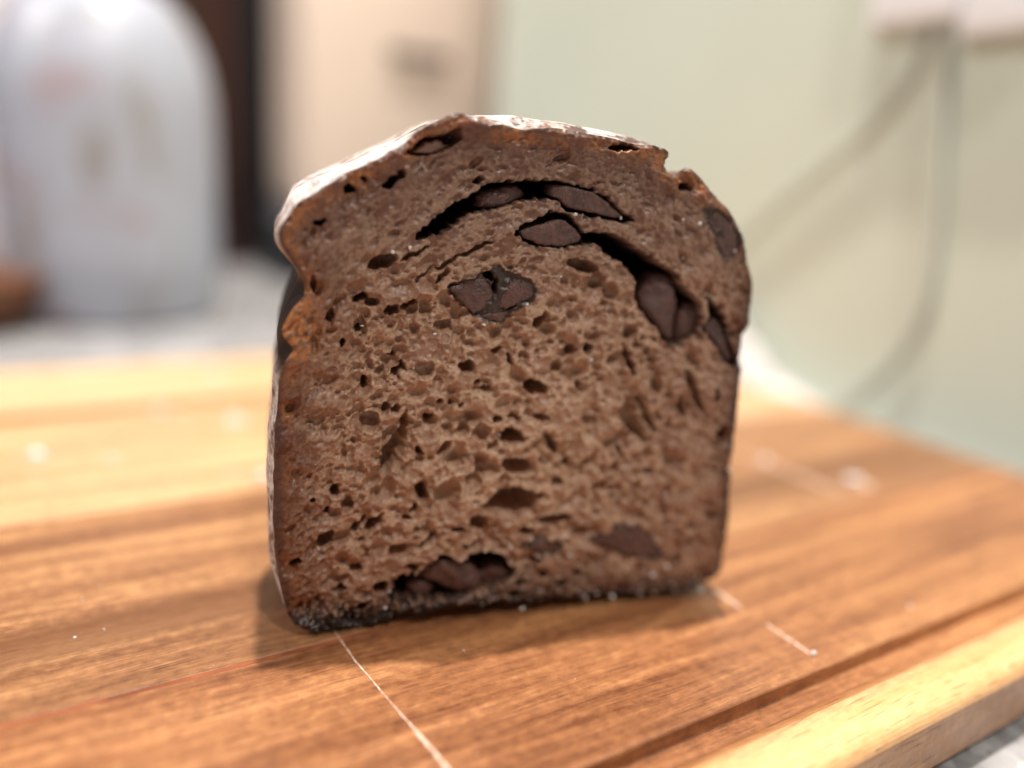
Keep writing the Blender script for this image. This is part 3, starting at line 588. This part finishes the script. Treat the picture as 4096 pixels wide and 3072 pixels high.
def sugar_mat():
    t = NT('dull flour grain'); return t.base(t.ramp(t.noise(t.coords(), 900, 2), [(0.3, (0.16, 0.12, 0.10)), (0.7, (0.55, 0.48, 0.45))]), 0.6, 0.4)
M_dull = sugar_mat()
def face_depth(u, v):
    i, j = int(round((v - gy[0]) / ST)), int(round((u - gx[0]) / ST))
    i = min(max(i, 0), shape[0] - 1); j = min(max(j, 0), shape[1] - 1); return H[i, j]
pts = []
for u, v, r in SPECKS: pts.append(((u / 1000, (min(face_depth(u, v), 1.2) - 0.15) / 1000, v / 1000), r / 1000 * 0.62))
for _ in range(150):
    u = random.uniform(0, 93); v = random.uniform(0.25, 3.0) if random.random() < 0.7 else random.uniform(3, 6)
    if not inside(OUTC, np.array([u]), np.array([v]))[0]: continue
    dpt = face_depth(u, v)
    if dpt > 2.5: continue
    pts.append(((u / 1000, (dpt - 0.05) / 1000, v / 1000), random.uniform(0.1, 0.34) / 1000))
for _ in range(260):
    u = random.uniform(0, 92); v = random.uniform(5, 98)
    if not inside(OUTC, np.array([u]), np.array([v]))[0]: continue
    dpt = face_depth(u, v)
    if dpt > 1.0: continue
    pts.append(((u / 1000, (dpt - 0.03) / 1000, v / 1000), random.uniform(0.07, 0.2) / 1000))
grains("flour_grains", pts[:len(SPECKS)], M_flour, slice_root); grains("crust_grains", pts[len(SPECKS):], M_dull, slice_root)

# flour and crumbs scattered on the board; the larger ones stand in for glints
def bpt(al, ac): return (al * math.cos(BA) - ac * math.sin(BA), al * math.sin(BA) + ac * math.cos(BA))
pts = []
for al, ac, r in [(0.1353, 0.0869, 0.9), (0.1742, 0.0895, 0.6), (0.0055, 0.1775, 0.25), (0.0017, 0.1724, 0.3), (0.0049, 0.1583, 0.32), (-0.0003, 0.1579, 0.28), (0.068, 0.1205, 0.22), (0.0557, 0.2818, 2.0), (0.0590, 0.2790, 1.3), (0.0330, 0.3000, 1.5), (0.0530, 0.2262, 1.6), (-0.0060, 0.2660, 1.6), (0.0140, 0.2570, 1.3), (0.0620, 0.3450, 2.2), (0.2365, 0.1482, 2.0), (0.2225, 0.1760, 1.2), (0.2350, 0.1500, 1.5)]:
    x, y = bpt(al, ac); pts.append(((x, y, r * 0.0003), (r if r < 1.1 else r * 1.6) / 1000))  # larger pieces widened into white spots in place of lamp glints
for _ in range(70):
    al, ac = random.uniform(-0.02, 0.3), random.uniform(0.09, 0.31); x, y = bpt(al, ac); r = random.uniform(0.05, 0.16); pts.append(((x, y, r * 0.0006), r / 1000))
g = grains("flour_glint_specks", pts, M_flour, None)
tag(g, "white flour specks and added pale glint spots scattered over the cutting board", "flour", "stuff")

# ------------------------------------------------------------------ background, all out of focus
def bfr(o): o.rotation_euler = (0, 0, BA); return o
# pair of white plug adapters on the wall
def adapter(y0, y1, z0, z1, depth, label):
    r_ = tag(bfr(empty("plug_adapter")), label, "plug")
    x = 0.345; r_.location = Vector(bpt(x, (y0 + y1) / 2)).to_3d() + Vector((0, 0, z0)); h = (y1 - y0) / 2
    bm_obj("plate", box_bm(-0.004, 0.0, -h - 0.002, h + 0.002, 0.002, z1 - z0 - 0.002, 0.0015, 2), M_white, r_)
    bm_obj("body", box_bm(-depth, -0.004, -h, h, 0, z1 - z0, 0.0045, 4), M_white, r_)
    bm_obj("rim", box_bm(-depth * 0.55, -depth * 0.5, -h - 0.0008, h + 0.0008, -0.0008, z1 - z0 + 0.0008, 0.0004, 1), M_white, r_)
    return r_
adapter(0.208, 0.250, 0.171, 0.235, 0.010, "wide white plug adapter on the pale green wall, left of the pair")
adapter(0.168, 0.2065, 0.163, 0.235, 0.010, "narrow white plug adapter on the pale green wall, right of the pair")

# grey cords hanging from the plugs along the wall
def cord(pts, r, label):
    P = [Vector((0.345 - dx, ac, z)) for ac, z, dx in pts]; Q = []
    for i in range(len(P) - 1):
        p0, p1, p2, p3 = P[max(i - 1, 0)], P[i], P[i + 1], P[min(i + 2, len(P) - 1)]
        for k in range(8):
            s = k / 8; Q.append(0.5 * ((2 * p1) + (p2 - p0) * s + (2 * p0 - 5 * p1 + 4 * p2 - p3) * s * s + (3 * p1 - p0 - 3 * p2 + p3) * s ** 3))
    Q.append(P[-1]); V, F = [], []; n = 10
    for i, q in enumerate(Q):
        tn = (Q[min(i + 1, len(Q) - 1)] - Q[max(i - 1, 0)]).normalized(); a_ = Vector((1, 0, 0)); b_ = tn.cross(a_).normalized(); a_ = b_.cross(tn)
        for k in range(n): V.append(q + (a_ * math.cos(2 * math.pi * k / n) + b_ * math.sin(2 * math.pi * k / n)) * r)
    for i in range(len(Q) - 1):
        for k in range(n): F.append((i * n + k, i * n + (k + 1) % n, (i + 1) * n + (k + 1) % n, (i + 1) * n + k))
    F.append(tuple(range(n))[::-1]); F.append(tuple(len(V) - n + k for k in range(n)))
    tag(bfr(mesh_obj("power_cord", V, F, M_cord)), label, "cord")
cord([(0.2132, 0.1728, 0.006), (0.2112, 0.1487, 0.004), (0.2055, 0.1124, 0.004), (0.2002, 0.0805, 0.004), (0.1987, 0.0493, 0.004), (0.2068, 0.0241, 0.004), (0.2223, 0.0026, 0.004), (0.2447, -0.0187, 0.004)], 0.0018, "grey cord hanging straight down the wall from the narrow plug adapter")
cord([(0.2247, 0.1742, 0.006), (0.2252, 0.1549, 0.004), (0.238, 0.1341, 0.004), (0.2597, 0.1136, 0.004), (0.2862, 0.0914, 0.004), (0.3116, 0.0677, 0.004), (0.3321, 0.0404, 0.004), (0.3455, 0.0072, 0.004)], 0.0018, "grey cord swinging down leftwards along the wall towards the bread")

# crumpled white paper towel behind the end of the board
def towel():
    V, F = [], []; nx, ny = 18, 60
    for j in range(ny + 1):
        t = j / ny; ac = 0.215 + 0.20 * t
        hh = 0.012 + 0.020 * sstep(np.array((t - 0.12) / 0.3)) + 0.014 * math.exp(-((t - 0.43) / 0.07) ** 2)
        hh *= math.sin(min(1, t / 0.18) * math.pi / 2)
        for i in range(nx + 1):
            s = i / nx
            z = hh * (math.sin(math.pi * s) ** 0.6) * (1 + 0.18 * math.sin(9 * t * 6.28 + 4 * s) * math.sin(5 * s + 14 * t)) if 0 < i < nx else 0
            V.append((0.3135 + 0.028 * s, ac + 0.003 * math.sin(11 * s + 20 * t), ZC + 0.0008 + float(z)))
    m = nx + 1
    for j in range(ny):
        for i in range(nx): F.append((j * m + i, j * m + i + 1, (j + 1) * m + i + 1, (j + 1) * m + i))
    o = bfr(mesh_obj("paper_towel", V, F, M_paper)); tag(o, "crumpled white paper towel lying between board end and wall", "paper towel")
    md = o.modifiers.new("thickness", 'SOLIDIFY'); md.thickness = 0.0005
towel()

# white ceramic jar with a domed shoulder and red lid
jar = tag(empty("ceramic_jar", (-0.281, 0.535, ZC)), "white domed jar with faded floral print, left behind the board", "jar")
pr = [(0.056, 0), (0.062, 0.002), (0.0665, 0.01), (0.0675, 0.05), (0.0675, 0.133)] + [(0.0235 + 0.044 * math.cos(a), 0.133 + 0.080 * math.sin(a)) for a in np.linspace(0.12, math.pi / 2, 14)] + [(0.02, 0.2135)]
bm_obj("body", lathe_bm(pr, 72), M_jar, jar)
bm_obj("lid", lathe_bm([(0.026, 0.2137), (0.031, 0.215), (0.031, 0.232), (0.027, 0.236), (0.01, 0.237)], 48), M_red, jar)

bag = tag(empty("paper_bag", (-0.425, 0.66, ZC), R(20)), "pinkish printed paper bag at the left edge beside the white jar", "bag")
def bag_bm():
    bm = bmesh.new(); rows = []
    for k, (z, w, d) in enumerate([(0, .052, .034), (.012, .054, .036), (.09, .053, .035), (.16, .051, .03), (.21, .049, .018), (.238, .049, .006)]):
        ring = []
        for q in range(40):
            a = 2 * math.pi * q / 40; ca, sa = math.cos(a), math.sin(a)
            sgn = lambda v: (1 if v > 0 else -1) * abs(v) ** 0.45
            ring.append(bm.verts.new((w * sgn(ca) + 0.002 * math.sin(q * 2.3 + k), d * sgn(sa) + 0.002 * math.cos(q * 1.7 + 2 * k), z)))
        rows.append(ring)
    for a, b in zip(rows, rows[1:]):
        for q in range(40): bm.faces.new((a[q], a[(q + 1) % 40], b[(q + 1) % 40], b[q]))
    bm.faces.new(rows[0][::-1]); bm.faces.new(rows[-1]); return bm
bm_obj("bag_body", bag_bm(), M_bag, bag)
bm_obj("bag_clip", box_bm(-0.05, 0.05, -0.008, 0.008, 0.236, 0.252, 0.003, 2), M_red, bag)

bowl = tag(empty("wooden_bowl", (-0.340, 0.462, ZC)), "small brown wooden bowl at the lower left in front of the bag", "bowl")
bm_obj("bowl_body", lathe_bm([(0.02, 0), (0.024, 0.001), (0.040, 0.012), (0.049, 0.030), (0.050, 0.034), (0.047, 0.034), (0.038, 0.016), (0.02, 0.006)], 56), M_bowl, bowl)
bm_obj("rim_band", lathe_bm([(0.0492, 0.0292), (0.0506, 0.0300), (0.0510, 0.0345), (0.0488, 0.0350), (0.0470, 0.0345)], 56), M_bowl, bowl)

# cream cabinet with a dark handle on a black plinth, dark brown cupboard beside it
cab = tag(bfr(empty("cream_cabinet", (*bpt(0.29, 0.72), ZC))), "cream cabinet with taupe bar handle and black plinth behind the bread", "cabinet")
bm_obj("carcass", box_bm(-0.082, 0.16, 0.012, 0.10, 0.074, 0.62, 0.003, 2), M_cream, cab)
bm_obj("door", box_bm(-0.082, 0.16, -0.006, 0.0115, 0.075, 0.62, 0.003, 2), M_cream, cab)
bm_obj("plinth", box_bm(-0.100, 0.156, 0.004, 0.10, 0.0, 0.0735), M_black, cab)
hb = bm_obj("handle", box_bm(-0.004, 0.058, -0.017, -0.011, 0.207, 0.217, 0.002, 3), M_handle, cab)
for xx in (0.004, 0.046):
    bm_obj("handle_post", box_bm(xx, xx + 0.006, -0.0135, -0.006, 0.208, 0.214), M_handle, cab)
cup = tag(bfr(empty("brown_cupboard", (*bpt(0.10, 0.86), ZC))), "dark brown cupboard with black edge behind the white jar", "cupboard")
bm_obj("panel", box_bm(-0.75, 0.088, 0.0, 0.11, 0.0, 0.62, 0.002, 2), M_brown, cup)
bm_obj("edge_post", box_bm(0.0885, 0.125, 0.002, 0.11, 0.0, 0.62, 0.002, 2), M_black, cup)
